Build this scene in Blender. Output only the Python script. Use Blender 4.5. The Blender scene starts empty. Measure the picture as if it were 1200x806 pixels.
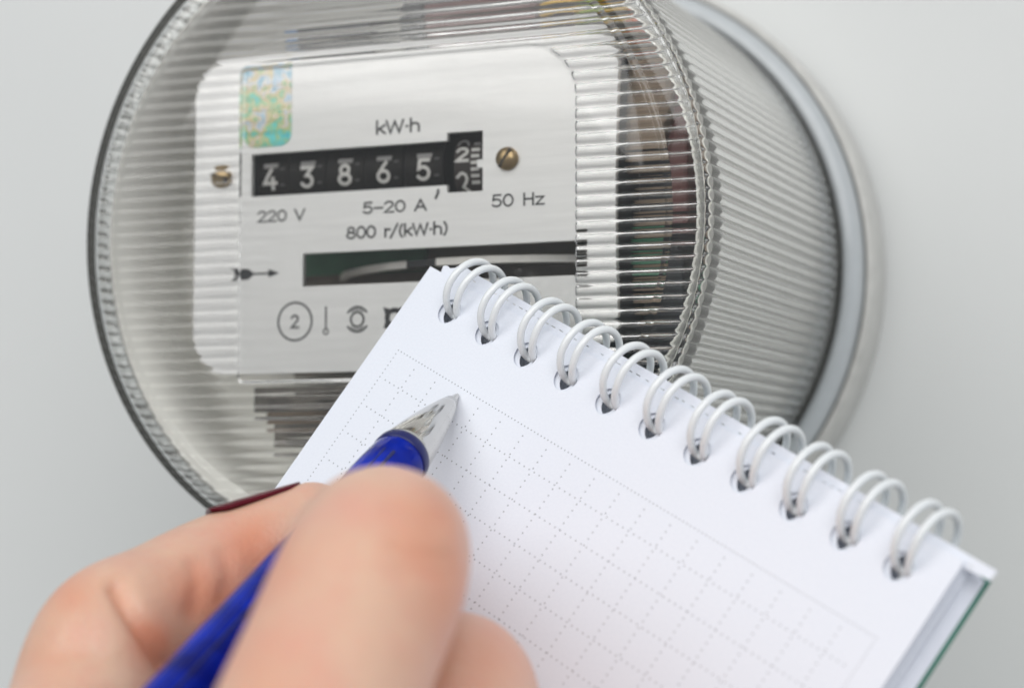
import bpy, bmesh, math, random
from math import pi, sin, cos, radians, sqrt, atan2, hypot
from mathutils import Vector, Matrix
from mathutils.geometry import tessellate_polygon

random.seed(7)
S = bpy.context.scene
COL = S.collection
MM = 0.001

# ------------------------------------------------------------------ camera
# measured in millimetres from the lens: x right, y down, z forward
def rodrigues(r):
    v = Vector(r); a = v.length
    return Matrix.Rotation(a, 3, v.normalized())
METER_R = rodrigues((-0.071, 0.395, -0.013))     # columns: across the plate, down the plate, into the wall
METER_T = Vector((-21.557, -19.439, 335.0))      # middle of the meter's front rim
HEIGHT = 1.4

def to_world_dir(d):
    m = METER_R.transposed() @ Vector(d)
    return Vector((m.x, m.z, -m.y))
def to_world(p):
    return to_world_dir((Vector(p) - METER_T)) * MM + Vector((0, 0, HEIGHT))
def to_cam(p):                                    # world point -> millimetres from the lens
    q = (Vector(p) - Vector((0, 0, HEIGHT))) / MM
    return METER_R @ Vector((q.x, -q.z, q.y)) + METER_T
def basis(origin, x, y, z):
    m = Matrix((x, y, z)).transposed().to_4x4()
    m.translation = origin
    return m
F = 2400.0
def ray(px, py, z):                               # a point z millimetres deep
    return Vector(((px - 600) / F * z, (py - 403) / F * z, z))

cam_d = bpy.data.cameras.new("camera")
cam = bpy.data.objects.new("camera", cam_d); COL.objects.link(cam)
cam.matrix_world = basis(to_world((0, 0, 0)), to_world_dir((1, 0, 0)), to_world_dir((0, -1, 0)), to_world_dir((0, 0, -1)))
cam_d.sensor_width = 36.0
cam_d.lens = 72.0
cam_d.clip_start = 0.01
cam_d.clip_end = 50.0
cam_d.dof.use_dof = True
cam_d.dof.focus_distance = 0.306
cam_d.dof.aperture_fstop = 72.0 / 5.0
S.camera = cam

# ------------------------------------------------------------------ light
W = bpy.data.worlds.new("World"); S.world = W
W.use_nodes = True
bg = W.node_tree.nodes["Background"]
bg.inputs[0].default_value = (0.93, 0.97, 1.0, 1)
bg.inputs[1].default_value = 0.38

def area(name, pos, target, sx, sy, watts, colour):
    d = bpy.data.lights.new(name, 'AREA')
    d.shape = 'RECTANGLE'; d.size = sx; d.size_y = sy
    d.energy = watts; d.color = colour
    o = bpy.data.objects.new(name, d); COL.objects.link(o)
    a, b = to_world(pos), to_world(target)
    o.location = a
    o.rotation_euler = (b - a).to_track_quat('-Z', 'Y').to_euler()
    return o
area("window_light", (-640, -610, -330), (-20, -20, 330), 0.7, 0.7, 4.5, (1.0, 0.985, 0.96))
area("overhead_fill", (150, -900, -950), (0, 0, 330), 1.1, 1.1, 12.2, (1.0, 0.99, 0.98))  # fill added above and behind the camera to brighten the plate
area("right_fill", (1050, -260, -420), (0, 0, 330), 1.0, 1.0, 1.4, (0.97, 0.985, 1.0))  # fill added on the right to lift the wall, collar and hand
S.view_settings.view_transform = 'Standard'
S.view_settings.look = 'None'
S.view_settings.exposure = 0.02
S.view_settings.gamma = 1.0
S.cycles.max_bounces = 16
S.cycles.transmission_bounces = 14
S.cycles.transparent_max_bounces = 16
S.cycles.glossy_bounces = 8
S.cycles.diffuse_bounces = 5
S.cycles.caustics_refractive = True
S.cycles.caustics_reflective = True
S.cycles.blur_glossy = 0.3
S.cycles.sample_clamp_indirect = 6.0

# ------------------------------------------------------------------ materials
class Nodes:
    def __init__(self, name):
        self.m = bpy.data.materials.new(name); self.m.use_nodes = True
        self.t = self.m.node_tree
        self.b = self.t.nodes["Principled BSDF"]
    def add(self, kind, **kw):
        n = self.t.nodes.new(kind)
        for k, v in kw.items(): setattr(n, k, v)
        return n
    def link(self, a, b): self.t.links.new(a, b)
    def math(self, op, a, b=None, c=None, clamp=False):
        n = self.add('ShaderNodeMath', operation=op, use_clamp=clamp)
        for i, v in enumerate((a, b, c)):
            if v is None: continue
            if isinstance(v, (int, float)): n.inputs[i].default_value = v
            else: self.link(v, n.inputs[i])
        return n.outputs[0]
    def ramp(self, fac, stops):
        n = self.add('ShaderNodeValToRGB')
        e = n.color_ramp.elements
        while len(e) < len(stops): e.new(0.5)
        for i, (p, c) in enumerate(stops):
            e[i].position = p; e[i].color = (*c, 1)
        self.link(fac, n.inputs[0])
        return n.outputs[0]
    def coords(self, scale=(1, 1, 1)):
        c = self.add('ShaderNodeTexCoord'); mp = self.add('ShaderNodeMapping')
        mp.inputs['Scale'].default_value = scale
        self.link(c.outputs['Object'], mp.inputs[0])
        return mp.outputs[0]
    def noise(self, scale, detail=3, rough=0.5, vec=(1, 1, 1)):
        n = self.add('ShaderNodeTexNoise')
        n.inputs['Scale'].default_value = scale; n.inputs['Detail'].default_value = detail
        n.inputs['Roughness'].default_value = rough
        self.link(self.coords(vec), n.inputs['Vector'])
        return n
    def bump(self, h, strength, dist):
        n = self.add('ShaderNodeBump')
        n.inputs['Strength'].default_value = strength; n.inputs['Distance'].default_value = dist
        self.link(h, n.inputs['Height']); self.link(n.outputs[0], self.b.inputs['Normal'])
    def mix(self, fac, a, b):
        n = self.add('ShaderNodeMix', data_type='RGBA')
        for s, v in ((n.inputs[0], fac), (n.inputs[6], a), (n.inputs[7], b)):
            if isinstance(v, (int, float)): s.default_value = v
            elif isinstance(v, tuple): s.default_value = (*v, 1)
            else: self.link(v, s)
        return n.outputs[2]

def plain(name, colour, rough=0.5, metal=0.0, coat=0.0, var=0.08, scale=300, **kw):
    n = Nodes(name); b = n.b
    b.inputs['Roughness'].default_value = rough; b.inputs['Metallic'].default_value = metal
    b.inputs['Coat Weight'].default_value = coat
    f = n.noise(scale, 4).outputs[0]
    lo = tuple(c * (1 - var) for c in colour); hi = tuple(min(1, c * (1 + var)) for c in colour)
    n.link(n.ramp(f, [(0.3, lo), (0.7, hi)]), b.inputs['Base Color'])
    for k, v in kw.items(): b.inputs[k].default_value = v
    return n.m

M = {}
M['black_ink'] = plain('black_ink', (0.018, 0.018, 0.02), 0.5)
M['white_ink'] = plain('white_ink', (0.54, 0.525, 0.50), 0.6)
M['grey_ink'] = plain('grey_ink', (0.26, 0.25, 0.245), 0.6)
M['faint_ink'] = plain('faint_ink', (0.06, 0.055, 0.055), 0.6)
M['drum_black'] = plain('drum_black', (0.008, 0.006, 0.005), 0.5, **{'Specular IOR Level': 0.15})
M['drum_brown'] = plain('drum_brown', (0.034, 0.026, 0.024), 0.5, **{'Specular IOR Level': 0.2})
M['brass'] = plain('brass', (0.31, 0.225, 0.12), 0.32, 1.0)
M['slot'] = plain('slot', (0.05, 0.035, 0.02), 0.6)
M['rear_brown'] = plain('rear_brown', (0.24, 0.20, 0.165), 0.6)
M['aluminium'] = plain('aluminium', (0.75, 0.73, 0.70), 0.32, 1.0)
M['disc_grey'] = plain('disc_grey', (0.52, 0.47, 0.42), 0.4, 0.3)
M['rim_white'] = plain('rim_white', (0.75, 0.72, 0.68), 0.5)
M['dark_iron'] = plain('dark_iron', (0.025, 0.026, 0.03), 0.42, 0.3, var=0.5, scale=160)
M['worn_iron'] = plain('worn_iron', (0.10, 0.088, 0.074), 0.5, 0.2, var=0.6, scale=220)
M['tan_card'] = plain('tan_card', (0.23, 0.17, 0.12), 0.6, var=0.3, scale=200)
M['maroon_board'] = plain('maroon_board', (0.10, 0.025, 0.02), 0.4)
M['green_board'] = plain('green_board', (0.05, 0.20, 0.11), 0.4)
M['blue_part'] = plain('blue_part', (0.05, 0.13, 0.28), 0.4)
M['yellow_wire'] = plain('yellow_wire', (0.80, 0.48, 0.03), 0.35)
M['green_wire'] = plain('green_wire', (0.35, 0.45, 0.04), 0.35)
M['orange_wire'] = plain('orange_wire', (0.70, 0.16, 0.05), 0.35)
M['steel'] = plain('steel', (0.55, 0.53, 0.50), 0.3, 1.0, var=0.2)
M['base_grey'] = plain('base_grey', (0.56, 0.555, 0.53), 0.45, coat=0.2)
M['collar_blue'] = plain('collar_blue', (0.48, 0.51, 0.53), 0.25, coat=0.5, var=0.03)
M['liner'] = plain('liner', (0.88, 0.865, 0.81), 0.6, var=0.015, scale=40)
M['sleeve'] = plain('sleeve', (0.46, 0.45, 0.42), 0.5)
M['gasket'] = plain('gasket', (0.30, 0.30, 0.30), 0.6)
M['wire_white'] = plain('wire_white', (0.78, 0.81, 0.83), 0.22, coat=0.5, var=0.03)
M['cover_green'] = plain('cover_green', (0.02, 0.17, 0.12), 0.45)
M['chrome'] = plain('chrome', (0.62, 0.61, 0.585), 0.09, 1.0, var=0.04)
M['nail'] = plain('nail', (0.095, 0.003, 0.012), 0.30, **{'Specular IOR Level': 0.15})
M['ink_refill'] = plain('ink_refill', (0.004, 0.008, 0.10), 0.3)

def wall_mat():
    n = Nodes('wall_paint')
    f = n.noise(9, 3).outputs[0]
    n.link(n.ramp(f, [(0.2, (0.665, 0.680, 0.675)), (0.8, (0.700, 0.710, 0.705))]), n.b.inputs['Base Color'])
    n.b.inputs['Roughness'].default_value = 0.75
    n.bump(n.noise(900, 4).outputs[0], 0.15, 0.0004)
    return n.m
M['wall'] = wall_mat()

def glass(name, rough, colour=(0.985, 0.99, 0.985)):
    n = Nodes(name)
    n.b.inputs['Base Color'].default_value = (*colour, 1)
    n.b.inputs['Transmission Weight'].default_value = 1.0
    n.b.inputs['IOR'].default_value = 1.49
    r = n.noise(120, 3).outputs[0]
    n.link(n.math('MULTIPLY_ADD', r, 0.02, rough), n.b.inputs['Roughness'])
    return n.m
M['glass'] = glass('clear_glass', 0.0)
def ribbed_glass():
    n = Nodes('ribbed_glass')                    # slightly dulled moulded glass: part of the light scatters in the surface
    n.b.inputs['Base Color'].default_value = (0.93, 0.925, 0.90, 1)
    n.b.inputs['Transmission Weight'].default_value = 1.0
    n.b.inputs['IOR'].default_value = 1.49
    r_ = n.noise(90, 4).outputs[0]
    n.link(n.math('MULTIPLY_ADD', r_, 0.05, 0.03), n.b.inputs['Roughness'])
    d = n.add('ShaderNodeBsdfDiffuse'); t = n.add('ShaderNodeBsdfTranslucent')
    for q in (d, t): q.inputs['Color'].default_value = (0.60, 0.59, 0.55, 1)
    m1 = n.add('ShaderNodeMixShader'); m1.inputs[0].default_value = 0.5
    n.link(d.outputs[0], m1.inputs[1]); n.link(t.outputs[0], m1.inputs[2])
    m2 = n.add('ShaderNodeMixShader'); m2.inputs[0].default_value = 0.08
    n.link(n.b.outputs[0], m2.inputs[1]); n.link(m1.outputs[0], m2.inputs[2])
    n.link(m2.outputs[0], n.t.nodes['Material Output'].inputs['Surface'])
    return n.m
M['glass_side'] = ribbed_glass()

def plate_mat():
    n = Nodes('brushed_plate')
    streak = n.noise(900, 4, 0.7, (0.06, 1, 1)).outputs[0]
    n.link(n.ramp(streak, [(0.25, (0.68, 0.67, 0.66)), (0.75, (0.77, 0.76, 0.75))]), n.b.inputs['Base Color'])
    n.b.inputs['Metallic'].default_value = 0.5
    n.b.inputs['Roughness'].default_value = 0.45
    n.bump(streak, 0.12, 0.00008)
    return n.m
M['plate'] = plate_mat()

def holo_mat():
    n = Nodes('hologram_foil')
    sep = n.add('ShaderNodeSeparateXYZ'); c = n.coords(); n.link(c, sep.inputs[0])
    big = n.noise(240, 5, 0.75).outputs[0]
    fine = n.noise(1500, 2, 0.6, (1, 1, 0.35)).outputs[0]
    v = n.add('ShaderNodeTexVoronoi', feature='F1'); v.inputs['Scale'].default_value = 750
    n.link(c, v.inputs['Vector'])
    grad = n.math('MULTIPLY', sep.outputs[2], 42.0)   # foot of the sticker to its top
    hue = n.math('ADD', n.math('MULTIPLY', big, 1.15), n.math('MULTIPLY', v.outputs['Distance'], 0.18))
    hue = n.math('FRACT', n.math('ADD', n.math('MULTIPLY_ADD', grad, 0.50, n.math('MULTIPLY_ADD', hue, 1.35, 0.71)), 0.02))
    col = n.ramp(hue, [(0.0, (0.06, 0.06, 0.42)), (0.14, (0.20, 0.15, 0.62)), (0.28, (0.04, 0.36, 0.42)), (0.42, (0.08, 0.50, 0.50)),
                       (0.55, (0.18, 0.44, 0.22)), (0.66, (0.58, 0.42, 0.20)), (0.78, (0.42, 0.50, 0.60)), (0.90, (0.05, 0.30, 0.38)), (1.0, (0.06, 0.06, 0.42))])
    col = n.mix(n.math('MULTIPLY', fine, 0.18), col, (0.62, 0.70, 0.74))
    n.link(col, n.b.inputs['Base Color'])
    n.b.inputs['Metallic'].default_value = 0.55; n.b.inputs['Roughness'].default_value = 0.3
    return n.m
M['holo'] = holo_mat()

def paper_mat(name, dots):
    n = Nodes(name)
    b = n.b
    b.inputs['Roughness'].default_value = 0.7
    fib = n.noise(2600, 4, 0.6).outputs[0]
    paper = n.ramp(fib, [(0.3, (0.755, 0.79, 0.87)), (0.7, (0.795, 0.83, 0.905))])
    n.bump(n.noise(60, 3).outputs[0], 0.06, 0.0012)
    if not dots:
        n.link(paper, b.inputs['Base Color']); return n.m
    sep = n.add('ShaderNodeSeparateXYZ'); c = n.add('ShaderNodeTexCoord')
    n.link(c.outputs['Object'], sep.inputs[0])
    X = n.math('MULTIPLY', sep.outputs[0], 1000.0); Y = n.math('MULTIPLY', sep.outputs[1], -1000.0)
    def fold(v, period, off=0.0):                 # distance to the nearest multiple of period
        a = n.math('ADD', v, off + 1000 * period)
        a = n.math('MODULO', a, period)
        return n.math('MINIMUM', a, n.math('SUBTRACT', period, a))
    def dot(dx, dy, r):
        d = n.math('SQRT', n.math('ADD', n.math('MULTIPLY', dx, dx), n.math('MULTIPLY', dy, dy)))
        return n.math('LESS_THAN', d, r)
    def both(*v):
        a = v[0]
        for x in v[1:]: a = n.math('MULTIPLY', a, x)
        return a
    inx = both(n.math('GREATER_THAN', X, -0.2), n.math('LESS_THAN', X, 95.2))
    iny = both(n.math('GREATER_THAN', Y, -0.2), n.math('LESS_THAN', Y, 125.2))
    inx2 = both(n.math('GREATER_THAN', X, 0.8), n.math('LESS_THAN', X, 94.3))
    iny2 = both(n.math('GREATER_THAN', Y, 0.8), n.math('LESS_THAN', Y, 124.3))
    r1, r2 = 0.115, 0.125
    top = both(dot(fold(X, 5 / 7.0), n.math('ABSOLUTE', Y), r1), inx)
    left = both(dot(n.math('ABSOLUTE', X), fold(Y, 5 / 7.0), r1), iny)
    right = both(dot(n.math('ABSOLUTE', n.math('SUBTRACT', X, 95.0)), fold(Y, 5 / 7.0), r1), iny)
    vert = both(dot(fold(X, 5.0), fold(Y, 1.07, -0.3), r2), inx2, iny2)
    hori = both(dot(fold(X, 1.07, -0.25), fold(Y, 5.0), r2), inx2, iny2)
    a = top
    for x in (left, right, vert, hori): a = n.math('MAXIMUM', a, x)
    a = n.math('MULTIPLY', a, 0.62)
    n.link(n.mix(a, paper, (0.06, 0.06, 0.075)), b.inputs['Base Color'])
    return n.m
M['paper_dots'] = paper_mat('dotted_paper', True)
M['paper'] = paper_mat('plain_paper', False)

def barrel_mat():
    n = Nodes('blue_barrel')
    f = n.noise(170, 2).outputs[0]
    n.link(n.ramp(f, [(0.35, (0.001, 0.006, 0.15)), (0.65, (0.001, 0.022, 0.42))]), n.b.inputs['Base Color'])
    n.b.inputs['Roughness'].default_value = 0.06
    n.b.inputs['Specular IOR Level'].default_value = 0.10
    return n.m
M['barrel'] = barrel_mat()

def skin_mat():
    n = Nodes('skin')
    b = n.b
    at = n.add('ShaderNodeAttribute'); at.attribute_name = 'flush_shade'
    f1 = n.noise(75, 4, 0.65).outputs[0]
    f2 = n.noise(420, 4, 0.6).outputs[0]
    base = n.ramp(f1, [(0.28, (0.67, 0.385, 0.295)), (0.5, (0.68, 0.44, 0.325)), (0.72, (0.72, 0.50, 0.365))])
    f3 = n.noise(120, 5, 0.7, (1, 1, 0.45)).outputs[0]
    pink = n.math('MULTIPLY', n.math('SUBTRACT', f3, 0.45, clamp=True), 2.6, clamp=True)
    base = n.mix(pink, base, (0.70, 0.335, 0.26))
    base = n.mix(n.math('MULTIPLY', f2, 0.30), base, (0.64, 0.35, 0.25))
    base = n.mix(at.outputs['Fac'], base, (0.68, 0.27, 0.16))
    n.link(base, b.inputs['Base Color'])
    b.inputs['Roughness'].default_value = 0.40
    b.inputs['Specular IOR Level'].default_value = 0.5
    b.inputs['Subsurface Weight'].default_value = 0.25
    b.inputs['Subsurface Radius'].default_value = (1.0, 0.35, 0.18)
    b.inputs['Subsurface Scale'].default_value = 0.0035
    v = n.add('ShaderNodeTexVoronoi'); v.inputs['Scale'].default_value = 1500
    n.link(n.coords(), v.inputs['Vector'])
    h = n.math('ADD', n.math('MULTIPLY', v.outputs['Distance'], 0.5), n.noise(300, 4).outputs[0])
    n.bump(h, 0.25, 0.0005)
    return n.m
M['skin'] = skin_mat()

# ------------------------------------------------------------------ mesh helpers
def link_mesh(name, me, mat, parent=None, smooth=True):
    if mat is not None: me.materials.append(M[mat])
    if smooth: me.polygons.foreach_set('use_smooth', [True] * len(me.polygons))
    o = bpy.data.objects.new(name, me); COL.objects.link(o)
    if parent is not None: o.parent = parent
    return o
def from_bm(name, bm, mat, parent=None, smooth=True, normals=True):
    if normals: bmesh.ops.recalc_face_normals(bm, faces=bm.faces)
    me = bpy.data.meshes.new(name); bm.to_mesh(me); bm.free()
    return link_mesh(name, me, mat, parent, smooth)
def thing(name, label, cat, matrix=None, group=None):
    o = bpy.data.objects.new(name, None); COL.objects.link(o)
    o.empty_display_size = 0.01
    if matrix is not None: o.matrix_world = matrix
    o['label'] = label; o['category'] = cat
    if group: o['group'] = group
    return o

def box(bm, x0, x1, y0, y1, z0, z1, bevel=0.0):
    r = bmesh.ops.create_cube(bm, size=1.0)
    vs = r['verts']
    for v in vs:
        v.co = Vector((x0 + (v.co.x + .5) * (x1 - x0), y0 + (v.co.y + .5) * (y1 - y0), z0 + (v.co.z + .5) * (z1 - z0)))
    if bevel:
        es = list({e for v in vs for e in v.link_edges})
        bmesh.ops.bevel(bm, geom=es, offset=bevel, segments=2, affect='EDGES', profile=0.5)

def lathe(bm, profile, segs, close=False):
    """profile: (radius, depth) pairs round the Y axis (depth into the wall)."""
    rings = []
    for r, h in profile:
        if r < 1e-9:
            rings.append([bm.verts.new((0, h, 0))])
        else:
            rings.append([bm.verts.new((r * cos(2 * pi * k / segs), h, r * sin(2 * pi * k / segs))) for k in range(segs)])
    pairs = list(zip(rings, rings[1:])) + ([(rings[-1], rings[0])] if close else [])
    for a, b in pairs:
        for k in range(segs):
            j = (k + 1) % segs
            if len(a) == 1 and len(b) == 1: continue
            if len(a) == 1: bm.faces.new((a[0], b[j], b[k]))
            elif len(b) == 1: bm.faces.new((a[k], a[j], b[0]))
            else: bm.faces.new((a[k], a[j], b[j], b[k]))

def catmull(pts, n):
    """pts: vectors of any length -> smooth list"""
    P = [Vector(p) for p in pts]
    out = []
    for i in range(len(P) - 1):
        p0 = P[i - 1] if i else P[0] * 2 - P[1]
        p1, p2 = P[i], P[i + 1]
        p3 = P[i + 2] if i + 2 < len(P) else P[-1] * 2 - P[-2]
        for k in range(n):
            t = k / n
            out.append(0.5 * ((2 * p1) + (p2 - p0) * t + (2 * p0 - 5 * p1 + 4 * p2 - p3) * t * t + (3 * p1 - p0 - 3 * p2 + p3) * t ** 3))
    out.append(P[-1])
    return out

def tube(bm, path, radii, segs=12, cap=True, up=None, flat=None, round_ends=False):
    """swept tube; flat scales the section along the up direction"""
    n = len(path)
    if isinstance(radii, (int, float)): radii = [radii] * n
    T = []
    for i in range(n):
        a, b = path[max(0, i - 1)], path[min(n - 1, i + 1)]
        T.append((b - a).normalized())
    u = Vector(up) if up is not None else (Vector((0, 0, 1)) if abs(T[0].z) < .9 else Vector((1, 0, 0)))
    u = (u - T[0] * u.dot(T[0])).normalized()
    P, R, TT, U = [], [], [], []
    for i in range(n):
        u = (u - T[i] * u.dot(T[i])).normalized()
        P.append(path[i]); R.append(radii[i]); TT.append(T[i]); U.append(u.copy())
    if round_ends:
        def hemi(p, t, uu, r, sign):
            L = []
            for a in (25, 50, 70, 84):
                L.append((p + t * sign * r * sin(radians(a)), r * cos(radians(a)), t, uu))
            return L
        head = hemi(P[0], TT[0], U[0], R[0], -1)[::-1]; tail = hemi(P[-1], TT[-1], U[-1], R[-1], 1)
        P = [h[0] for h in head] + P + [h[0] for h in tail]
        R = [h[1] for h in head] + R + [h[1] for h in tail]
        TT = [h[2] for h in head] + TT + [h[2] for h in tail]
        U = [h[3] for h in head] + U + [h[3] for h in tail]
    rings = []
    for p, r, t, uu in zip(P, R, TT, U):
        w = t.cross(uu)
        fl = flat if flat is not None else 1.0
        rings.append([bm.verts.new(p + uu * (r * fl * cos(2 * pi * k / segs)) + w * (r * sin(2 * pi * k / segs))) for k in range(segs)])
    for a, b in zip(rings, rings[1:]):
        for k in range(segs):
            j = (k + 1) % segs
            bm.faces.new((a[k], a[j], b[j], b[k]))
    if cap:
        bm.faces.new(rings[0][::-1]); bm.faces.new(rings[-1])

def sheet_mesh(name, outer, holes, thick, axis='z', at=0.0, mat=None):
    """flat plate with holes; outline in 2D, thickness towards -axis from at"""
    loops = [outer] + holes
    flat = [p for l in loops for p in l]
    tris = tessellate_polygon([[Vector((p[0], p[1], 0)) for p in l] for l in loops])
    def put(p, d):
        return (p[0], p[1], at - d) if axis == 'z' else (p[0], at + d, p[1])
    n = len(flat)
    verts = [put(p, 0) for p in flat] + [put(p, thick) for p in flat]
    faces = []
    for t in tris:
        a, b, c = (flat[i] for i in t)
        area2 = (b[0] - a[0]) * (c[1] - a[1]) - (b[1] - a[1]) * (c[0] - a[0])
        if abs(area2) < 1e-16: continue
        t = tuple(t) if area2 > 0 else tuple(t)[::-1]
        faces.append(t); faces.append(tuple(i + n for i in t[::-1]))
    k = 0
    for li, l in enumerate(loops):
        m = len(l)
        ar = sum(l[i][0] * l[(i + 1) % m][1] - l[(i + 1) % m][0] * l[i][1] for i in range(m))
        for i in range(m):
            a, b = k + i, k + (i + 1) % m
            q = (b, a, a + n, b + n) if (ar > 0) == (li == 0) else (a, b, b + n, a + n)
            faces.append(q)
        k += m
    me = bpy.data.meshes.new(name)
    me.from_pydata(verts, [], faces); me.validate(); me.update()
    if mat: me.materials.append(M[mat])
    return me

def rounded_rect(x0, x1, z0, z1, r, n=10, corners=(1, 1, 1, 1)):
    """corners: bottom-left, bottom-right, top-right, top-left"""
    out = []
    for (cx, cz, a0, on) in ((x0 + r, z0 + r, 180, corners[0]), (x1 - r, z0 + r, 270, corners[1]),
                             (x1 - r, z1 - r, 0, corners[2]), (x0 + r, z1 - r, 90, corners[3])):
        if on:
            for k in range(n + 1):
                a = radians(a0 + 90 * k / n); out.append((cx + r * cos(a), cz + r * sin(a)))
        else:
            out.append((cx + (r if a0 in (270, 0) else -r), cz + (r if a0 in (0, 90) else -r)))
    return out
def ring_pts(cx, cz, r, n, ccw=True):
    p = [(cx + r * cos(2 * pi * k / n), cz + r * sin(2 * pi * k / n)) for k in range(n)]
    return p if ccw else p[::-1]

# ------------------------------------------------------------------ stroke lettering
def arc(cx, cy, rx, ry, a0, a1, n=14):
    return [(cx + rx * cos(radians(a0 + (a1 - a0) * k / n)), cy + ry * sin(radians(a0 + (a1 - a0) * k / n))) for k in range(n + 1)]
GLYPH = {
    '0': (0.60, [arc(.30, .5, .24, .46, 90, 450, 24)]),
    '1': (0.45, [[(.08, .75), (.26, .96), (.26, .04)]]),
    '2': (0.60, [arc(.29, .71, .22, .25, 165, -35, 14) + [(.06, .04), (.54, .04)]]),
    '3': (0.58, [[(.06, .96), (.50, .96), (.26, .58)] + arc(.27, .31, .23, .27, 88, -150, 16)]),
    '4': (0.60, [[(.34, .96), (.05, .30), (.55, .30)], [(.42, .52), (.42, .04)]]),
    '5': (0.58, [[(.48, .96), (.12, .96), (.09, .55)] + arc(.26, .33, .24, .29, 125, -145, 16)]),
    '6': (0.60, [[(.40, .96), (.11, .44)] + arc(.30, .30, .23, .26, 150, 510, 22)]),
    '8': (0.60, [arc(.30, .73, .18, .22, -90, 270, 20), arc(.30, .28, .24, .24, 90, 450, 22)]),
    'k': (0.52, [[(.08, 1.0), (.08, .04)], [(.46, .66), (.10, .30)], [(.20, .40), (.48, .04)]]),
    'W': (0.95, [[(.04, .96), (.24, .04), (.46, .90), (.68, .04), (.88, .96)]]),
    'h': (0.58, [[(.08, 1.0), (.08, .04)], [(.08, .46)] + arc(.28, .44, .20, .22, 160, 0, 10) + [(.48, .04)]]),
    'V': (0.64, [[(.03, .96), (.31, .04), (.59, .96)]]),
    'A': (0.68, [[(.04, .04), (.33, .96), (.62, .04)], [(.14, .33), (.52, .33)]]),
    'H': (0.64, [[(.08, .96), (.08, .04)], [(.54, .96), (.54, .04)], [(.08, .52), (.54, .52)]]),
    'z': (0.50, [[(.06, .64), (.44, .64), (.06, .04), (.46, .04)]]),
    'r': (0.38, [[(.08, .66), (.08, .04)], [(.08, .42)] + arc(.26, .44, .18, .20, 165, 60, 8)]),
    '/': (0.46, [[(.02, -.08), (.42, 1.04)]]),
    '(': (0.32, [arc(.42, .46, .32, .62, 125, 235, 12)]),
    ')': (0.32, [arc(-.10, .46, .32, .62, 55, -55, 12)]),
    '-': (0.56, [[(.06, .45), (.50, .45)]]),
    '.': (0.24, [[(.10, .46), (.14, .46)]]),
    ' ': (0.46, []),
}
class Strokes:
    """flat inked strokes on the XZ plane (or bent round a drum by fn)"""
    def __init__(self): self.v = []; self.f = []; self.layer = 0
    def line(self, pts, w, fn=None, closed=False):
        P = [Vector((p[0], p[1])) for p in pts]
        if fn:                                    # short steps so that strokes follow the drum
            Q = [P[0]]
            for a, b in zip(P, P[1:]):
                m = max(1, int((b - a).length / 0.00025))
                Q += [a.lerp(b, i / m) for i in range(1, m + 1)]
            P = Q
        n = len(P); L = []; Rr = []
        self.layer += 1
        d = self.layer * 2.5e-6
        for i in range(n):
            a = P[i] - P[i - 1] if i else P[1] - P[0]
            b = P[i + 1] - P[i] if i < n - 1 else P[-1] - P[-2]
            a.normalize(); b.normalize()
            t = (a + b)
            t = t.normalized() if t.length > 1e-6 else a
            nn = Vector((-t.y, t.x))
            k = min(2.2, 1 / max(.3, nn.dot(Vector((-a.y, a.x)))))
            p = P[i].copy()
            if i == 0: p = p - b * w * .5
            if i == n - 1: p = p + a * w * .5
            L.append(p + nn * w * .5 * k); Rr.append(p - nn * w * .5 * k)
        s = len(self.v)
        for l, r in zip(L, Rr):
            for q in (l, r):
                self.v.append(fn(q.x, q.y, d) if fn else (q.x, -d, q.y))
        for i in range(n - 1):
            a = s + 2 * i
            self.f.append((a + 1, a + 3, a + 2, a))
    def poly(self, pts, fn=None):
        self.layer += 1; d = self.layer * 2.5e-6
        s = len(self.v)
        for p in pts: self.v.append(fn(p[0], p[1], d) if fn else (p[0], -d, p[1]))
        for t in tessellate_polygon([[Vector((p[0], p[1], 0)) for p in pts]]):
            self.f.append(tuple(s + i for i in t))
    def text(self, s, x, z, h, w, width=None, fn=None):
        """bottom-left at x, z; cap height h; squeezed to width when given"""
        total = sum(GLYPH[c][0] for c in s)
        k = (width / total) if width else h
        for c in s:
            adv, st = GLYPH[c]
            for pts in st:
                self.line([(x + p[0] * k, z + p[1] * h) for p in pts], w, fn)
            x += adv * k
    def obj(self, name, mat, parent):
        me = bpy.data.meshes.new(name); me.from_pydata(self.v, [], self.f); me.update()
        bm = bmesh.new(); bm.from_mesh(me)
        bm.to_mesh(me); bm.free()
        return link_mesh(name, me, mat, parent, smooth=False)

# ------------------------------------------------------------------ wall
WALL_Y = 0.100
bm = bmesh.new()
box(bm, -2.5, 2.5, WALL_Y, WALL_Y + 0.12, 0.0, 2.8)
wall = from_bm('wall', bm, 'wall', smooth=False)
wall['kind'] = 'structure'

# ------------------------------------------------------------------ electricity meter
meter = thing('electricity_meter', 'round ribbed glass electricity meter with black digit counter mounted on the grey wall', 'electricity meter',
              Matrix.Translation((0, 0, HEIGHT)))
RO, RI = 0.0562, 0.0555            # glass outside, inside
PLATE_H = 0.0080
FLAT_R = 0.0557
RIB = 0.0020

def front_h(r):                    # outer face of the front, depth
    if r <= FLAT_R: return -0.0022 + 0.0006 * max(0.0, (r - 0.030) / (FLAT_R - 0.030)) ** 2
    t = min(1.0, (r - FLAT_R) / (RO - FLAT_R))
    return -0.0016 + 0.0012 * (1 - sqrt(max(0.0, 1 - t * t * .96)))

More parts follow.
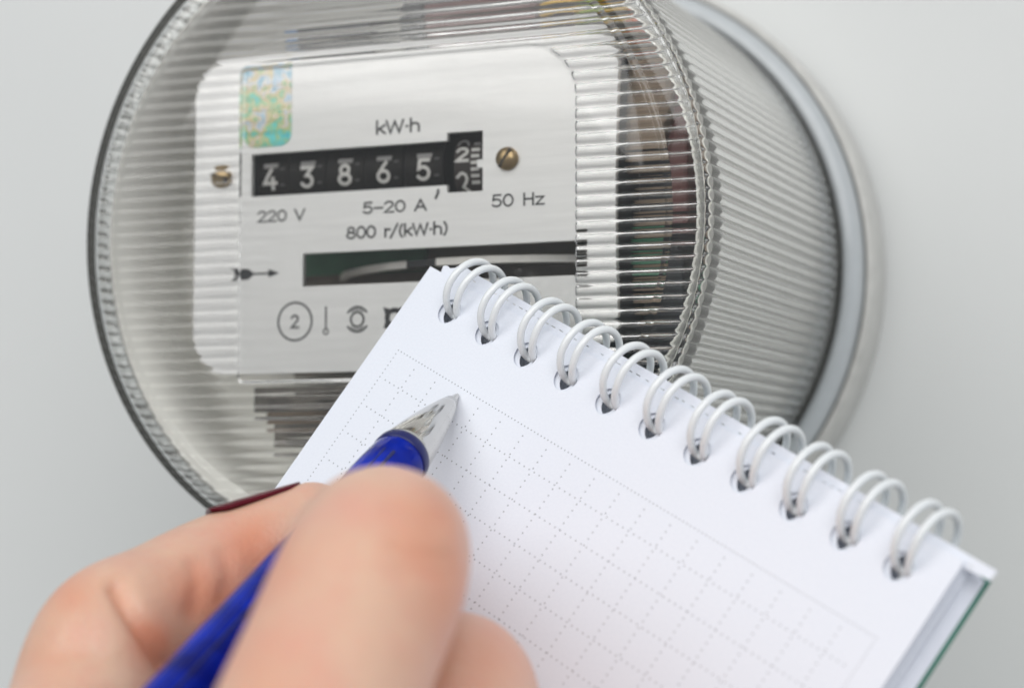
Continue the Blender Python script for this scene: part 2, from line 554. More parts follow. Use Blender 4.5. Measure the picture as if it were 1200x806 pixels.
# window area in the glass (smooth), ribs elsewhere
WX0, WX1, WZ0, WZ1, WR = -0.0262, 0.0343, -0.0252, 0.0276, 0.0085
def in_window(x, z):
    q = WR if x > 0 else 0.0009                # round corners on the right, nearly square on the left
    cx = min(max(x, WX0 + q), WX1 - q); cz = min(max(z, WZ0 + q), WZ1 - q)
    return q - hypot(x - cx, z - cz)      # >0 inside
def inner_h(x, z):
    r = hypot(x, z)
    d = in_window(x, z)
    t = (z / RIB) % 1.0
    q = abs(2 * t - 1) / 0.74                    # a rounded ridge over half of each period
    rib = 0.00075 + (0.00042 * (0.13 + 0.87 * min(1, max(0, (x + 0.030) / 0.050))) * 0.5 * (1 + cos(pi * q)) if q < 1 else 0.0)
    pane = 0.0012
    k = min(1.0, max(0.0, d / 0.00012 * .5 + .5))
    h = rib * (1 - k) + pane * k
    if r > 0.0545:
        e = min(1.0, (r - 0.0545) / (RI - 0.0545))
        h = max(h, 0.0008 + 0.0014 * (1 - sqrt(max(0.0, 1 - e * e))))
    return h

# outside of the glass: flat front with two fine moulded circles, rounded shoulder, ribbed side
SEG = 1408; NRIB = 176
prof = [(0, None), (0.02, None), (0.040, None), (0.0494, None), (0.04955, 'g'), (0.0497, None), (0.0506, None), (0.05075, 'g'), (0.0509, None), (0.0530, None)]
prof += [(FLAT_R + (RO - 0.0002 - FLAT_R) * k / 8, None) for k in range(0, 9)]
bm = bmesh.new()
rings = []
rows = []
for r, tag_ in prof:
    rows.append((r, front_h(r) + (0.00005 if tag_ == 'g' else 0), 0.0))
rows += [(RO + 0.0001, 0.0001, 0.6), (RO + 0.0002, 0.0005, 1.0)]
for k in range(1, 13): rows.append((RO + 0.0002, 0.0005 + 0.0795 * k / 12, 1.0))
rows += [(RO + 0.0003, 0.0815, 0.3), (RO + 0.0002, 0.0880, 0), (RI + 0.0004, 0.0886, 0), (RI, 0.0880, 0)]
for k in range(1, 9): rows.append((RI, 0.0880 - (0.0880 - 0.0022) * k / 8, 0))
for r, h, a in rows:
    if r < 1e-9: rings.append([bm.verts.new((0, h, 0))]); continue
    L = []
    for k in range(SEG):
        th = 2 * pi * k / SEG
        rr = r + a * 0.00046 * (abs(cos(NRIB / 2 * th)) - 0.6)
        L.append(bm.verts.new((rr * cos(th), h, rr * sin(th))))
    rings.append(L)
for a, b in zip(rings, rings[1:]):
    for k in range(SEG):
        j = (k + 1) % SEG
        if len(a) == 1: f = bm.faces.new((a[0], b[k], b[j]))
        else: f = bm.faces.new((a[k], b[k], b[j], a[j]))
nout = len(rings)
# ribbed inside of the front, a grid clipped to the inner circle
xs = []
x = -RI
while x < RI:
    xs.append(x); x += 0.0005
xs.append(RI)
for e in (WX0, WX1):
    xs += [e - 0.0001, e + 0.0001, e - 0.00002, e + 0.00002]
for q in range(1, 20):
    xs.append(WX0 + WR * q / 20); xs.append(WX1 - WR * q / 20)
xs = sorted(set(round(v, 7) for v in xs))
zs = []
nz = int(2 * RI / 0.0002)
for k in range(nz + 1): zs.append(-RI + 2 * RI * k / nz)
zs = sorted(zs)
grid = {}
def gv(i, j):
    if (i, j) in grid: return grid[(i, j)]
    x, z = xs[i], zs[j]
    r = hypot(x, z)
    if r > RI: x, z = x * RI / r, z * RI / r
    v = bm.verts.new((x, inner_h(x, z), z)); grid[(i, j)] = v
    return v
for i in range(len(xs) - 1):
    for j in range(len(zs) - 1):
        cnt = sum(hypot(xs[a], zs[b]) <= RI for a in (i, i + 1) for b in (j, j + 1))
        if cnt == 0: continue
        try: bm.faces.new((gv(i, j), gv(i, j + 1), gv(i + 1, j + 1), gv(i + 1, j)))
        except ValueError: pass
me = bpy.data.meshes.new('glass_cover'); bm.to_mesh(me); bm.free()
cover = link_mesh('glass_cover', me, 'glass', meter)
me.materials.append(M['glass_side'])
idx = [0] * len(me.polygons)
for p in me.polygons:
    c = p.center
    if c.y > 0.0004 and hypot(c.x, c.z) > RO - 0.0006: idx[p.index] = 1
me.polygons.foreach_set('material_index', idx)

# rounded collar that holds the glass
bm = bmesh.new()
lathe(bm, [(0.0567, 0.0890), (0.0567, 0.0832), (0.0572, 0.0824), (0.0581, 0.0822), (0.0592, 0.0828), (0.0600, 0.0840), (0.0604, 0.0856), (0.0604, 0.0903), (0.0575, 0.0903)], 160, close=True)
from_bm('collar', bm, 'collar_blue', meter)
# base behind the glass
bm = bmesh.new()
lathe(bm, [(0, 0.0905), (0.0570, 0.0905), (0.0603, 0.0905), (0.06055, 0.0885), (0.06055, 0.0868), (0.0609, 0.0858), (0.0614, 0.0858), (0.0619, 0.0868), (0.0621, 0.0890), (0.0617, 0.0985), (0.0610, 0.0997), (0, 0.0997)], 128)
from_bm('base', bm, 'base_grey', meter)
bm = bmesh.new()
lathe(bm, [(0.0505, 0.0896), (0.0525, 0.0896), (0.0525, 0.0904), (0.0505, 0.0904)], 128, close=True)
from_bm('gasket', bm, 'gasket', meter)
# pale drum-shaped liner inside: back and left half round the works
bm = bmesh.new()
lathe(bm, [(0, 0.030), (0.0510, 0.030), (0.0528, 0.0288), (0.0533, 0.0265), (0.0533, 0.0030), (0.0537, 0.0030), (0.0537, 0.032), (0, 0.032)], 128)
from_bm('inner_housing', bm, 'liner', meter)
bm = bmesh.new()
lathe(bm, [(0.0542, 0.0034), (0.0542, 0.0880), (0.0538, 0.0880), (0.0538, 0.0034)], 128, close=True)
from_bm('inner_sleeve', bm, 'sleeve', meter)

# name plate with cut-outs
PX0, PX1, PZ0, PZ1 = -0.0393, 0.0381, -0.0234, 0.0312
counter = [(-0.0280, 0.0070), (0.0088, 0.0070), (0.0088, 0.0057), (0.0153, 0.0057), (0.0153, 0.0157), (0.0088, 0.0157), (0.0088, 0.0145), (-0.0280, 0.0145)]
counter = [(-0.0280, 0.0070), (0.0089, 0.0070), (0.0089, 0.0057), (0.0153, 0.0057),
           (0.0153, 0.0096), (0.0143, 0.0096), (0.0143, 0.0109), (0.0153, 0.0109),
           (0.0153, 0.0157), (0.0089, 0.0157), (0.0089, 0.0144), (-0.0280, 0.0144)]
slot = [(-0.0179, -0.0088), (0.0334, -0.0088), (0.0334, -0.0032), (-0.0179, -0.0032)]
me = sheet_mesh('nameplate', rounded_rect(PX0, PX1, PZ0, PZ1, 0.0075, 14), [counter, slot], 0.0009, 'y', PLATE_H, 'plate')
plate = link_mesh('nameplate', me, None, meter, smooth=False)

tp = bpy.data.objects  # lettering lies 0.04 mm proud of the plate
def on_plate(st, name, mat='black_ink'):
    o = st.obj(name, mat, plate); o.location = (0, PLATE_H - 0.00004, 0); return o
st = Strokes(); st.text('kW.h', -0.0043, 0.0163, 0.0022, 0.00038, 0.0084); on_plate(st, 'lettering')
st = Strokes(); st.text('220 V', -0.0268, 0.00255, 0.0019, 0.00032, 0.0093); on_plate(st, 'lettering')
st = Strokes(); st.text('5-20 A', -0.0066, 0.0030, 0.0019, 0.00034, 0.0119)
st.line([(0.0073, 0.0062), (0.0073, 0.0058), (0.0069, 0.0050)], 0.00045); on_plate(st, 'lettering')
st = Strokes(); st.text('800 r/(kW.h)', -0.0097, -0.0011, 0.0020, 0.00035, 0.0189); on_plate(st, 'lettering')
st = Strokes(); st.text('50 Hz', 0.0169, 0.0029, 0.0020, 0.00033, 0.0093); on_plate(st, 'lettering')
# arrow
st = Strokes()
zc = -0.0063
st.line([(-0.0286, zc), (-0.0238, zc)], 0.00032)
st.poly([(-0.0245, zc - 0.0007), (-0.0224, zc), (-0.0245, zc + 0.0007)])
st.poly([(-0.0320, zc + 0.0011), (-0.0312, zc + 0.0002), (-0.0312, zc - 0.0002), (-0.0320, zc - 0.0011), (-0.0284, zc - 0.0009), (-0.0272, zc), (-0.0284, zc + 0.0009)])
on_plate(st, 'direction_arrow')
# symbols
st = Strokes(); st.line(arc(-0.0193, -0.0147, 0.0032, 0.0032, 90, 450, 36), 0.00036); st.text('2', -0.0201, -0.0158, 0.0022, 0.00036, 0.0016); on_plate(st, 'class_symbol')
st = Strokes(); st.line([(-0.0134, -0.0125), (-0.0134, -0.0161)], 0.00030); st.line(arc(-0.0134, -0.0166, 0.00045, 0.00045, 90, 450, 14), 0.00024); on_plate(st, 'position_symbol')
st = Strokes()
st.line(arc(-0.0075, -0.0147, 0.0012, 0.0012, 90, 450, 22), 0.00036)
for a0 in (35, 215): st.line(arc(-0.0075, -0.0147, 0.0021, 0.0021, a0, a0 + 110, 16), 0.00034)
for a0 in (50, 230): st.line(arc(-0.0075, -0.0147, 0.00168, 0.00168, a0, a0 + 80, 12), 0.00022)
on_plate(st, 'type_symbol')
st = Strokes()
st.line(arc(-0.0006, -0.0146, 0.0014, 0.0012, 90, 450, 20), 0.0008)
st.poly([(-0.0027, -0.0128), (-0.0013, -0.0132), (-0.0016, -0.0165), (-0.0026, -0.0163), (-0.0021, -0.0146)])
st.poly([(0.0000, -0.0131), (0.0017, -0.0126), (0.0013, -0.0164), (0.0003, -0.0160)])
on_plate(st, 'maker_symbol')
# hologram sticker
me = sheet_mesh('hologram_sticker', rounded_rect(-0.0046, 0.0046, -0.0072, 0.0072, 0.0022, 8, (1, 1, 0, 0)), [], 0.00008, 'y', 0.0, 'holo')
o = link_mesh('hologram_sticker', me, None, plate, smooth=False); o.location = (-0.0249, PLATE_H - 0.00012, 0.0227)
# screws
def screw(x, z, ang):
    bm = bmesh.new()
    lathe(bm, [(0, -0.0012), (0.0007, -0.00117), (0.0014, -0.00095), (0.0018, -0.00053), (0.00195, 0.0), (0.00195, 0.0008), (0, 0.0008)], 32)
    o = from_bm('screw', bm, 'brass', meter)
    o.location = (x, PLATE_H - 0.0002, z)
    b2 = bmesh.new(); box(b2, -0.00175, 0.00175, -0.00128, -0.0007, -0.00022, 0.00022)
    s = from_bm('screw_slot', b2, 'slot', o, smooth=False); s.rotation_euler = (0, -radians(ang), 0)
screw(-0.0339, 0.0107, -25); screw(0.0197, 0.0107, 55)

# counter drums
DR = 0.0085
DH = PLATE_H + 0.0022 + DR
DZ = 0.0106
def on_drum(x, z, d):
    a = (z - DZ) / DR
    return (x, DH - (DR + d + 0.00003) * cos(a), DZ + (DR + d + 0.00003) * sin(a))
def drum(x0, x1, r=DR, mat='drum_black'):
    bm = bmesh.new()
    n = 64
    prof_ = [(0, x0), (r * .97, x0), (r, x0 + 0.00015), (r, x1 - 0.00015), (r * .97, x1), (0, x1)]
    rings = []
    for rr, xx in prof_:
        rings.append([bm.verts.new((xx, 0, 0))] if rr == 0 else [bm.verts.new((xx, rr * cos(2 * pi * k / n), rr * sin(2 * pi * k / n))) for k in range(n)])
    for a, b in zip(rings, rings[1:]):
        for k in range(n):
            j = (k + 1) % n
            if len(a) == 1: bm.faces.new((a[0], b[k], b[j]))
            elif len(b) == 1: bm.faces.new((a[k], a[j], b[0]))
            else: bm.faces.new((a[k], a[j], b[j], b[k]))
    o = from_bm('digit_drum', bm, mat, meter, smooth=False)
    o.location = (0, DH, DZ)
    return o
def digit(parent, fn_list, mat='white_ink'):
    st = Strokes()
    fn_list(st)
    me = bpy.data.meshes.new('digit'); me.from_pydata([(v[0], v[1] - DH, v[2] - DZ) for v in st.v], [], st.f); me.update()
    return link_mesh('digit', me, mat, parent, smooth=False)
centres = [-0.0257, -0.0185, -0.0113, -0.0040, 0.0035]
for c, g in zip(centres, '43865'):
    d = drum(c - 0.00366, c + 0.00366)
    digit(d, lambda s: s.text(g, c - 0.0012, DZ - 0.0021, 0.0035, 0.00058, 0.0026, on_drum))
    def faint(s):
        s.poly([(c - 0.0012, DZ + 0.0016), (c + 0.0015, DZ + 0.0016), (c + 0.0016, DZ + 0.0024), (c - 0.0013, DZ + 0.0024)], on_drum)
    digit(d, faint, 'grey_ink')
    def marks(s):
        for zz in (DZ + 0.0012, DZ - 0.0016): s.poly([(c + 0.0020, zz), (c + 0.0029, zz), (c + 0.0029, zz + 0.00035), (c + 0.0020, zz + 0.00035)], on_drum)
    digit(d, marks, 'faint_ink')
d = drum(0.0090, 0.0152, DR, 'drum_brown')
def last(s):
    s.text('2', 0.0094, DZ + 0.0006, 0.0023, 0.00052, 0.0024, on_drum)
    s.line([(0.0097, DZ - 0.0020)] + [(0.0106 + 0.0008 * cos(radians(t)), DZ - 0.0023 + 0.0009 * sin(radians(t))) for t in (110, 80, 40, 0, -40)] + [(0.0106, DZ - 0.0037), (0.0117, DZ - 0.0047)], 0.0005, on_drum)
    for k in range(6):
        zz = DZ + 0.0022 - k * 0.0011
        s.poly([(0.0122, zz), (0.0137, zz), (0.0137, zz + 0.00055), (0.0122, zz + 0.00055)], on_drum)
digit(d, last)
def last2(s):
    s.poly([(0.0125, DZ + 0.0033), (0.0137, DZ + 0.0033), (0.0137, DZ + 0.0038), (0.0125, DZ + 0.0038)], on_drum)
    s.line([(0.0106 + 0.0009 * cos(radians(t)), DZ + 0.0035 + 0.0008 * sin(radians(t))) for t in range(0, 200, 25)], 0.0004, on_drum)
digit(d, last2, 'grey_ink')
bm = bmesh.new()
box(bm, -0.0292, 0.0163, DH + 0.0088, DH + 0.0095, -0.0005, 0.0225)
for x in (-0.0292, 0.0155): box(bm, x, x + 0.0008, PLATE_H + 0.0015, DH + 0.0087, 0.0005, 0.0215)
from_bm('counter_frame', bm, 'dark_iron', meter, smooth=False)

# rotor disc behind the slot
bm = bmesh.new()
lathe(bm, [(0.0392, 0.0), (0.0400, 0.00005), (0.0400, 0.00125), (0.0392, 0.0013), (0.0, 0.0013), (0.0, 0.0)], 160)
for v in bm.verts: v.co = Vector((v.co.x, v.co.z, v.co.y))
disc = from_bm('rotor_disc', bm, 'disc_grey', meter, smooth=False)
disc.data.materials.append(M['rim_white']); disc.data.materials.append(M['black_ink'])
for p in disc.data.polygons:
    c = p.center
    if hypot(c.x, c.y) > 0.0395:
        p.material_index = 2 if -0.0125 < c.x < -0.0055 and c.y < 0 else 1
disc.location = (0.0120, PLATE_H + 0.0018 + 0.0402, -0.0060)
# works round the disc
def part(name, mat, *boxes, bevel=0.0003):
    bm = bmesh.new()
    for b in boxes: box(bm, *b, bevel)
    return from_bm(name, bm, mat, meter, smooth=False)
part('rear_plate', 'rear_brown', (-0.0300, 0.0330, 0.0270, 0.0285, -0.0228, 0.0310))
part('green_card', 'green_board', (-0.0290, -0.0030, 0.0250, 0.0262, -0.0050, -0.0008))
part('brake_magnet', 'tan_card', (-0.0225, 0.0050, 0.0150, 0.0262, -0.0150, -0.0095))
part('coil_core', 'dark_iron', (0.0100, 0.0320, 0.0120, 0.0262, -0.0180, -0.0092))
part('coil', 'tan_card', (0.0375, 0.0462, 0.0120, 0.0285, 0.0075, 0.0255), bevel=0.001)
part('coil_cover', 'maroon_board', (0.0468, 0.0490, 0.0110, 0.0285, -0.0020, 0.0180), bevel=0.0005)
part('frame_side', 'dark_iron', (0.0345, 0.0372, 0.0105, 0.0290, -0.0260, 0.0260))
part('lower_coil', 'tan_card', (0.0376, 0.0455, 0.0150, 0.0285, -0.0040, 0.0012), (0.0376, 0.0440, 0.0140, 0.0285, -0.0150, -0.0105), bevel=0.001)
part('coil_core', 'dark_iron', (0.0378, 0.0462, 0.0170, 0.0290, -0.0250, 0.0072))
part('terminal_strip', 'green_board', (0.0380, 0.0430, 0.0135, 0.0165, -0.0085, -0.0060))
part('terminal_clamp', 'dark_iron', (0.0300, 0.0430, 0.0100, 0.0288, -0.0330, -0.0265))
part('top_yoke', 'dark_iron', (-0.0205, -0.0065, 0.0100, 0.0270, 0.0328, 0.0352), (-0.0010, 0.0032, 0.0100, 0.0270, 0.0332, 0.0372), (-0.0010, 0.0220, 0.0110, 0.0270, 0.0374, 0.0410))
part('top_screw', 'blue_part', (-0.0238, -0.0208, 0.0110, 0.0220, 0.0330, 0.0350), bevel=0.0008)
part('coil_cover', 'maroon_board', (0.0036, 0.0236, 0.0100, 0.0250, 0.0328, 0.0370), bevel=0.0005)
part('lower_yoke', 'worn_iron', (-0.0278, 0.0280, 0.0090, 0.0260, -0.0302, -0.0258), (-0.0250, 0.0260, 0.0110, 0.0260, -0.0360, -0.0325))
part('lower_coil', 'tan_card', (-0.0270, 0.0270, 0.0120, 0.0240, -0.0324, -0.0304))
for name, mat, pts in (('wire', 'yellow_wire', [(0.0235, 0.013, 0.0345), (0.0262, 0.0105, 0.0362), (0.0290, 0.011, 0.0356), (0.0305, 0.015, 0.0345)]),
                       ('wire', 'green_wire', [(0.0300, 0.013, 0.0335), (0.0330, 0.0105, 0.0345), (0.0350, 0.011, 0.0362), (0.0355, 0.016, 0.0380)]),
                       ('wire', 'yellow_wire', [(0.0345, 0.014, 0.0335), (0.0370, 0.011, 0.0350), (0.0388, 0.012, 0.0340), (0.0395, 0.017, 0.0325)]),
                       ('wire', 'orange_wire', [(0.0385, 0.016, 0.0345), (0.0400, 0.012, 0.0330), (0.0425, 0.013, 0.0310), (0.0440, 0.020, 0.0290)])):
    bm = bmesh.new(); tube(bm, catmull(pts, 8), 0.0013, 12, round_ends=True)
    from_bm(name, bm, mat, meter)

# ------------------------------------------------------------------ notebook
NB_R = rodrigues((-0.312890736, 0.655428972, 0.541431363))
NB_T = Vector((-17.5584, 0.9557, 316.7512))
u_, v_, n_ = NB_R.col[0], NB_R.col[1], NB_R.col[2]
nb = thing('notebook', 'white dotted notepad with white wire rings along its top edge, in front of the meter', 'notebook',
           basis(to_world(NB_T), to_world_dir(u_), to_world_dir(-v_), to_world_dir(-n_)))
def page_to_cam(u, v, h): return NB_T + u_ * u + v_ * v + n_ * h
PITCH = 8.80
HOLES = [4.17 + PITCH * k for k in range(11)]
HV = 9.15                                        # holes sit this far above the grid
def page_outline(u0, u1, top, bottom): return [(u0 * MM, -bottom * MM), (u1 * MM, -bottom * MM), (u1 * MM, top * MM), (u0 * MM, top * MM)]
def holes(r, du=0, dv=0, n=22): return [ring_pts((c + du) * MM, (HV + dv) * MM, r * MM, n) for c in HOLES]
# top sheet
me = sheet_mesh('top_sheet', page_outline(-4.7, 99.35, 13.9, 134), holes(2.1), 0.00010, 'z', 0.0, 'paper_dots')
link_mesh('top_sheet', me, None, nb, smooth=False)
# stub of a torn-out sheet that sticks out past the top edge
out = [(-0.1, 5.0), (98.9, 5.6), (99.0, 13.1), (103.4, 13.3), (103.5, 14.75), (80, 15.25), (49, 15.95), (20, 16.1), (4.6, 16.3), (0.5, 16.55), (0.1, 16.6), (-0.6, 15.6), (-1.4, 15.2), (-2.2, 15.35), (-2.9, 15.0), (-2.6, 14.2)]
stub = [(a * MM, b * MM) for a, b in out]
hs = [ring_pts((c + 0.95) * MM, (HV + .1) * MM, 0.00215, 22) for c in HOLES]
random.seed(3)
for k in range(64):                               # perforation cuts
    c = 4.5 + k * 1.52 + random.uniform(-.25, .25)
    zt = 14.75 + (16.35 - 14.75) * (1 - c / 103.6) - 1.15 + random.uniform(-.06, .06)
    if random.random() < 0.3: continue
    w = random.uniform(.28, .46)
    hs.append([((c - w) * MM, (zt + .01) * MM), ((c + w) * MM, (zt - .02) * MM), ((c + w) * MM, (zt + .12) * MM), ((c - w) * MM, (zt + .15) * MM)])
me = sheet_mesh('torn_stub', stub, hs, 0.00010, 'z', -0.00045, 'paper')
link_mesh('torn_stub', me, None, nb, smooth=False)
# the stack
base_sheet = sheet_mesh('sheet', page_outline(-3.0, 101.0, 13.6, 134), holes(2.1, 0.6), 0.00005, 'z', 0.0, 'paper')
NS = 22
for k in range(NS):
    o = link_mesh('sheet', base_sheet, None, nb, smooth=False)
    t = k / (NS - 1)
    o.location = ((-1.55 + 0.5 * t + 1.1 * max(0.0, (t - .6) / .4) ** 1.5 + random.uniform(-.2, .2)) * MM, random.uniform(-.15, .1) * MM, -(0.62 + 3.3 * t + random.uniform(-.02, .02)) * MM)
me = sheet_mesh('back_cover', page_outline(-2.2, 101.55, 14.0, 135), holes(2.15), 0.0005, 'z', -0.0042, 'cover_green')
link_mesh('back_cover', me, None, nb, smooth=False)
# wire rings: one hairpin loop per hole
RC_V, RC_H, RR = -13.8, 1.5, 4.75
def ring_point(a, du):                            # a: degrees; 0 = bottom of page side, 90 = in front, 180 = over the edge, 270 = behind
    v = RC_V + RR * cos(radians(a)); h = RC_H - RR * sin(radians(a))
    return Vector((du * MM, -v * MM, -h * MM))
side = []
for a in range(300, 8, -7):
    t = max(0.0, (60 - a) / 50.0)
    side.append((a, 1.38 - 0.38 * min(1, t)))
path = [ring_point(a, -d) for a, d in side]
end_a = side[-1][0]
for k in range(1, 8):
    th = pi * k / 8
    path.append(ring_point(end_a - 13 * sin(th), -side[-1][1] * cos(th)))
path += [ring_point(a, d) for a, d in side[::-1]]
bm = bmesh.new()
tube(bm, path, 0.00057, 12, round_ends=True)
ring0 = None
for k, c in enumerate(HOLES):
    if ring0 is None:
        ring0 = from_bm('wire_loop', bm, 'wire_white', nb); o = ring0
    else:
        o = ring0.copy(); COL.objects.link(o); o.parent = nb
    o.location = ((c + 0.42 + random.uniform(-.12, .12)) * MM, random.uniform(-.1, .1) * MM, 0)
    o.rotation_euler = (random.uniform(-.03, .03), 0, random.uniform(-.025, .025))
# wire running behind the pad from loop to loop
bm = bmesh.new()
for a, b in zip(HOLES, HOLES[1:]):
    p = ring_point(300, 0)
    tube(bm, [Vector(((a + 0.42 + 1.38) * MM, p.y, p.z)), Vector(((b + 0.42 - 1.38) * MM, p.y, p.z))], 0.00057, 10)
from_bm('wire_spine', bm, 'wire_white', nb)

# ------------------------------------------------------------------ pen
tip_c = page_to_cam(15.35, 1.17, 0.0)
tail_c = ray(199, 835, 240)
pdir = (tail_c - tip_c).normalized()
tipw, dw = to_world(tip_c - pdir * 0.0 - n_ * 0.15), to_world_dir(pdir)
zx = dw; xx = dw.cross(Vector((0, 0, 1))).normalized(); yx = zx.cross(xx)
pen = thing('pen', 'blue translucent ballpoint pen with silver cone, its tip touching the dotted page', 'pen', basis(tipw, xx, yx, zx))
def pen_part(name, mat, profile, segs=48, parent=None, smooth=True):
    bm = bmesh.new(); lathe(bm, profile, segs)
    for v in bm.verts: v.co = Vector((v.co.x, -v.co.z, v.co.y))
    return from_bm(name, bm, mat, parent or pen, smooth)
on_pen_mid = tip_c + pdir * 70
pen_part('ball_tip', 'chrome', [(0, 0), (0.0003, 0.0001), (0.00042, 0.0004), (0.0007, 0.0018), (0.0011, 0.0026), (0, 0.0026)])
pen_part('tip_cone', 'chrome', [(0.0008, 0.0022), (0.0011, 0.0024), (0.00165, 0.0045), (0.0023, 0.0075), (0.0030, 0.0112), (0.0036, 0.0150), (0.0040, 0.0182), (0.0041, 0.0200), (0.0031, 0.0200), (0.0008, 0.0200)])
pen_part('barrel', 'barrel', [(0.0030, 0.0207), (0.0041, 0.0207), (0.0042, 0.0212), (0.0043, 0.026), (0.0043, 0.040), (0.0043, 0.075), (0.0042, 0.118), (0.0038, 0.124), (0.0030, 0.125), (0.0028, 0.120), (0.0029, 0.024)])
pen_part('collar', 'ink_refill', [(0.0030, 0.0188), (0.00410, 0.0188), (0.00424, 0.0191), (0.00428, 0.0204), (0.00414, 0.0207), (0.0030, 0.0207)])
pen_part('refill', 'ink_refill', [(0, 0.021), (0.0016, 0.021), (0.0021, 0.028), (0.0021, 0.112), (0, 0.112)], 24)

# dark strips added on the barrel for the refill seen inside it
def pen_local(d):
    w = to_world_dir(d); return Vector((w.dot(xx), w.dot(yx), w.dot(zx)))
facing = pen_local(-on_pen_mid.normalized()); leftward = pen_local((-0.70, -0.70, 0.0))
fa = atan2(facing.y, facing.x); la = atan2(leftward.y, leftward.x)
turn = (la - fa + pi) % (2 * pi) - pi
bm = bmesh.new()
for off, wd in ((0.30, 0.00022), (0.62, 0.00012)):
    ang = fa + off * (1 if turn > 0 else -1)
    c_ = Vector((cos(ang), sin(ang), 0)) * 0.00428
    tube(bm, [c_ + Vector((0, 0, z)) for z in (0.0245, 0.05, 0.08, 0.115)], wd, 8)
from_bm('refill_line', bm, 'ink_refill', pen)

# ------------------------------------------------------------------ hand
def on_pen(t): return tip_c + pdir * t
hand_bm = bmesh.new()
flush_pts = []
def digit_loft(pts, flat=1.0, up=None):
    """pts: (cam point, radius mm)"""
    four = catmull([(*p, r) for p, r in pts], 8) if False else None
    P = [p for p, _ in pts]; R = [r for _, r in pts]
    Pc = catmull(P, 8)
    Rc = [v.x for v in catmull([(r, 0, 0) for r in R], 8)]
    path = [to_world(p) for p in Pc]
    tube(hand_bm, path, [r * MM for r in Rc], 24, round_ends=True, flat=flat, up=up)

index_tip = on_pen(29) + Vector((3.0, 3.5, -9.0))
index_pip = ray(440, 652, 229)
index_mcp = ray(345, 985, 196)
digit_loft([(index_mcp, 11.6), (ray(358, 880, 205), 10.8), (ray(396, 775, 215), 10.5), (ray(430, 692, 223), 10.6), (ray(446, 652, 231), 10.3),
            (ray(455, 640, 242), 9.4), (ray(450, 625, 255), 8.6), (index_tip + Vector((1.5, 1.5, -9)), 8.2), (index_tip, 6.9)])
thumb_tip = ray(366, 621, 283)
thumb_ip = ray(126, 752, 262)
thumb_mcp = ray(88, 950, 240)
digit_loft([(ray(300, 1260, 196), 15), (thumb_mcp, 11.8), (ray(100, 840, 256), 10.2), (thumb_ip, 9.5), (ray(188, 718, 270), 9.4), (ray(270, 677, 279), 9.4), (thumb_tip, 6.9)])
middle_pip = ray(538, 812, 254)
middle_mcp = ray(480, 1060, 204)
digit_loft([(middle_mcp, 11.8), (ray(520, 930, 228), 10.2), (middle_pip, 9.8), (ray(488, 790, 268), 8.4), (on_pen(31) + Vector((2, 13, 5)), 7.6), (on_pen(27) + Vector((0, 9, 7)), 6.8)])
digit_loft([(ray(620, 1140, 212), 11.0), (ray(620, 1010, 236), 9.6), (ray(600, 900, 262), 9.0), (ray(530, 830, 272), 8.0), (ray(450, 800, 274), 6.6)])
digit_loft([(ray(760, 1260, 222), 10.0), (ray(720, 1130, 244), 8.4), (ray(670, 1010, 264), 7.6), (ray(590, 950, 270), 6.8), (ray(520, 930, 270), 5.8)])
# palm and wrist
def blob(a, ra, b, rb): digit_loft([(a, ra), (a.lerp(b, .5), (ra + rb) / 2), (b, rb)])
wrist = ray(560, 1700, 188)
for q, r in ((index_mcp, 12.0), (middle_mcp, 12.0), (ray(620, 1140, 212), 11.0), (ray(760, 1260, 222), 10.5)):
    blob(q, r, wrist + (q - wrist) * 0.25, 14)
blob(ray(300, 1260, 196), 15, wrist, 17)
blob(ray(300, 1200, 200), 13, middle_mcp + Vector((0, 6, 8)), 12)
blob(wrist, 19, wrist + Vector((25, 70, -10)), 22)
blob(wrist + Vector((12, 2, 4)), 18, wrist + Vector((42, 72, -4)), 21)
bmesh.ops.recalc_face_normals(hand_bm, faces=hand_bm.faces)
hme = bpy.data.meshes.new('hand_raw'); hand_bm.to_mesh(hme); hand_bm.free()
raw = bpy.data.objects.new('hand_raw', hme); COL.objects.link(raw)
rm = raw.modifiers.new('r', 'REMESH'); rm.mode = 'VOXEL'; rm.voxel_size = 0.00065; rm.adaptivity = 0.0
sm = raw.modifiers.new('s', 'SMOOTH'); sm.factor = 0.5; sm.iterations = 22
dg = bpy.context.evaluated_depsgraph_get()
hm = bpy.data.meshes.new_from_object(raw.evaluated_get(dg)); hm.name = 'hand'
bpy.data.objects.remove(raw)
hand = link_mesh('hand', hm, 'skin', None)
hand['label'] = 'right hand gripping the blue pen between thumb and index finger, dark red thumbnail'
hand['category'] = 'hand'
# folds pressed into the skin, traced where they lie on the thumb and the knuckle: points, half width (mm), depth (mm), farthest depth from the lens
creases = [([(136, 688), (152, 716), (176, 748), (196, 778)], 1.25, 1.5, 276), ([(228, 662), (232, 686), (226, 716)], 1.3, 0.45, 282),
           ([(262, 648), (268, 676), (262, 700)], 1.1, 0.30, 284), ([(462, 640), (492, 650), (526, 654)], 0.9, 0.32, 240), ([(470, 664), (500, 670), (530, 672)], 0.9, 0.25, 240),
           ([(455, 590), (485, 596), (515, 606)], 1.1, 0.25, 240)]
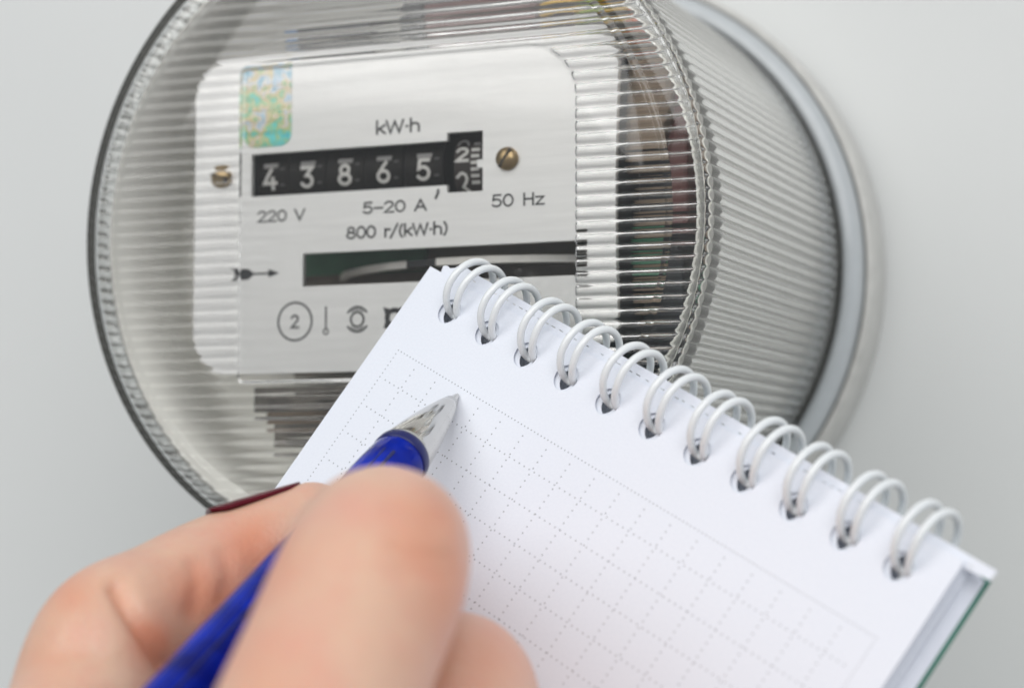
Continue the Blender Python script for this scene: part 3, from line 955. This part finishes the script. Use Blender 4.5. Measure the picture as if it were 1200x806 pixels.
# redder skin over knuckles and finger ends, with shade painted into folds and finger sides: place, radius (mm), amount, farthest depth
spots = [((505, 620), 4.8, .62, 245), ((540, 700), 3.6, .55, 245), ((300, 640), 4.0, .95, 290), ((255, 705), 4.5, .65, 290), ((180, 752), 2.6, .95, 280), ((75, 688), 3.8, .55, 275),
         ((215, 690), 3.5, .45, 285), ((575, 775), 7.0, .55, 275), ((300, 800), 5.0, .30, 240), ((60, 780), 4.0, .30, 275)]
eye = to_world((0, 0, 0))
lines = [([Vector((p[0], p[1])) for p in catmull([(a, b, 0) for a, b in c], 8)], w, d, far) for c, w, d, far in creases]
normals = [v.normal.copy() for v in hm.vertices]
vals = []
for v in hm.vertices:
    q = to_cam(v.co)
    f = 0.0
    if normals[v.index].dot(eye - v.co) > 0 and q.z > 100:
        px = Vector((600 + F * q.x / q.z, 403 + F * q.y / q.z)); mm = q.z / F
        if px.y < 900:
            for line, w, depth, far in lines:
                if q.z > far: continue
                d2 = min((px - p).length_squared for p in line) * mm * mm
                if d2 < 9 * w * w:
                    g = math.exp(-d2 / (w * w)); f += 0.5 * g * min(1, depth)  # fold shade painted in along with the groove
                    v.co -= normals[v.index] * (depth * MM * g)
            for p, rad, amt, far in spots:
                if q.z > far: continue
                f += amt * math.exp(-(px - Vector(p)).length_squared * mm * mm / (rad * rad))
    vals.append(min(0.85, f))
hm.update()
attr = hm.attributes.new('flush_shade', 'FLOAT', 'POINT')
attr.data.foreach_set('value', vals)

# painted nail: a curved patch lying on the back of the thumb
def nail(name, a, b, dorsal, radius, half_w, mat, lift=0.35):
    """a, b: cam points on the finger axis (root, tip)"""
    ax = (b - a).normalized(); d = (dorsal - ax * dorsal.dot(ax)).normalized(); w = ax.cross(d)
    bm = bmesh.new(); nu, nv = 14, 12
    top = []; bot = []
    for i in range(nu + 1):
        s = i / nu; L1 = []; L2 = []
        edge = 1.0 if 0.15 < s < 0.8 else (0.72 + .28 * (s / .15) if s <= .15 else 1 - .45 * ((s - .8) / .2) ** 2)
        for j in range(nv + 1):
            t = (j / nv * 2 - 1) * half_w * edge
            ang = t / radius[0]
            r = radius[0] + (radius[1] - radius[0]) * s
            c = a.lerp(b, s)
            for L, ex in ((L1, lift * (1 - .6 * s * s)), (L2, lift * (1 - .6 * s * s) - .55)):
                L.append(bm.verts.new(to_world(c + d * ((r + ex) * cos(ang)) + w * ((r + ex) * sin(ang)))))
        top.append(L1); bot.append(L2)
    for i in range(nu):
        for j in range(nv):
            bm.faces.new((top[i][j], top[i + 1][j], top[i + 1][j + 1], top[i][j + 1]))
            bm.faces.new((bot[i][j], bot[i][j + 1], bot[i + 1][j + 1], bot[i + 1][j]))
        bm.faces.new((top[i][0], bot[i][0], bot[i + 1][0], top[i + 1][0]))
        bm.faces.new((top[i][nv], top[i + 1][nv], bot[i + 1][nv], bot[i][nv]))
    for j in range(nv):
        bm.faces.new((top[0][j], top[0][j + 1], bot[0][j + 1], bot[0][j]))
        bm.faces.new((top[nu][j], bot[nu][j], bot[nu][j + 1], top[nu][j + 1]))
    return from_bm(name, bm, mat, hand)
nail('thumbnail', ray(283, 670, 279.6), ray(378, 617, 283.8), Vector((-0.35, -0.85, 0.25)), (9.4, 6.9), 5.6, 'nail', 0.45)
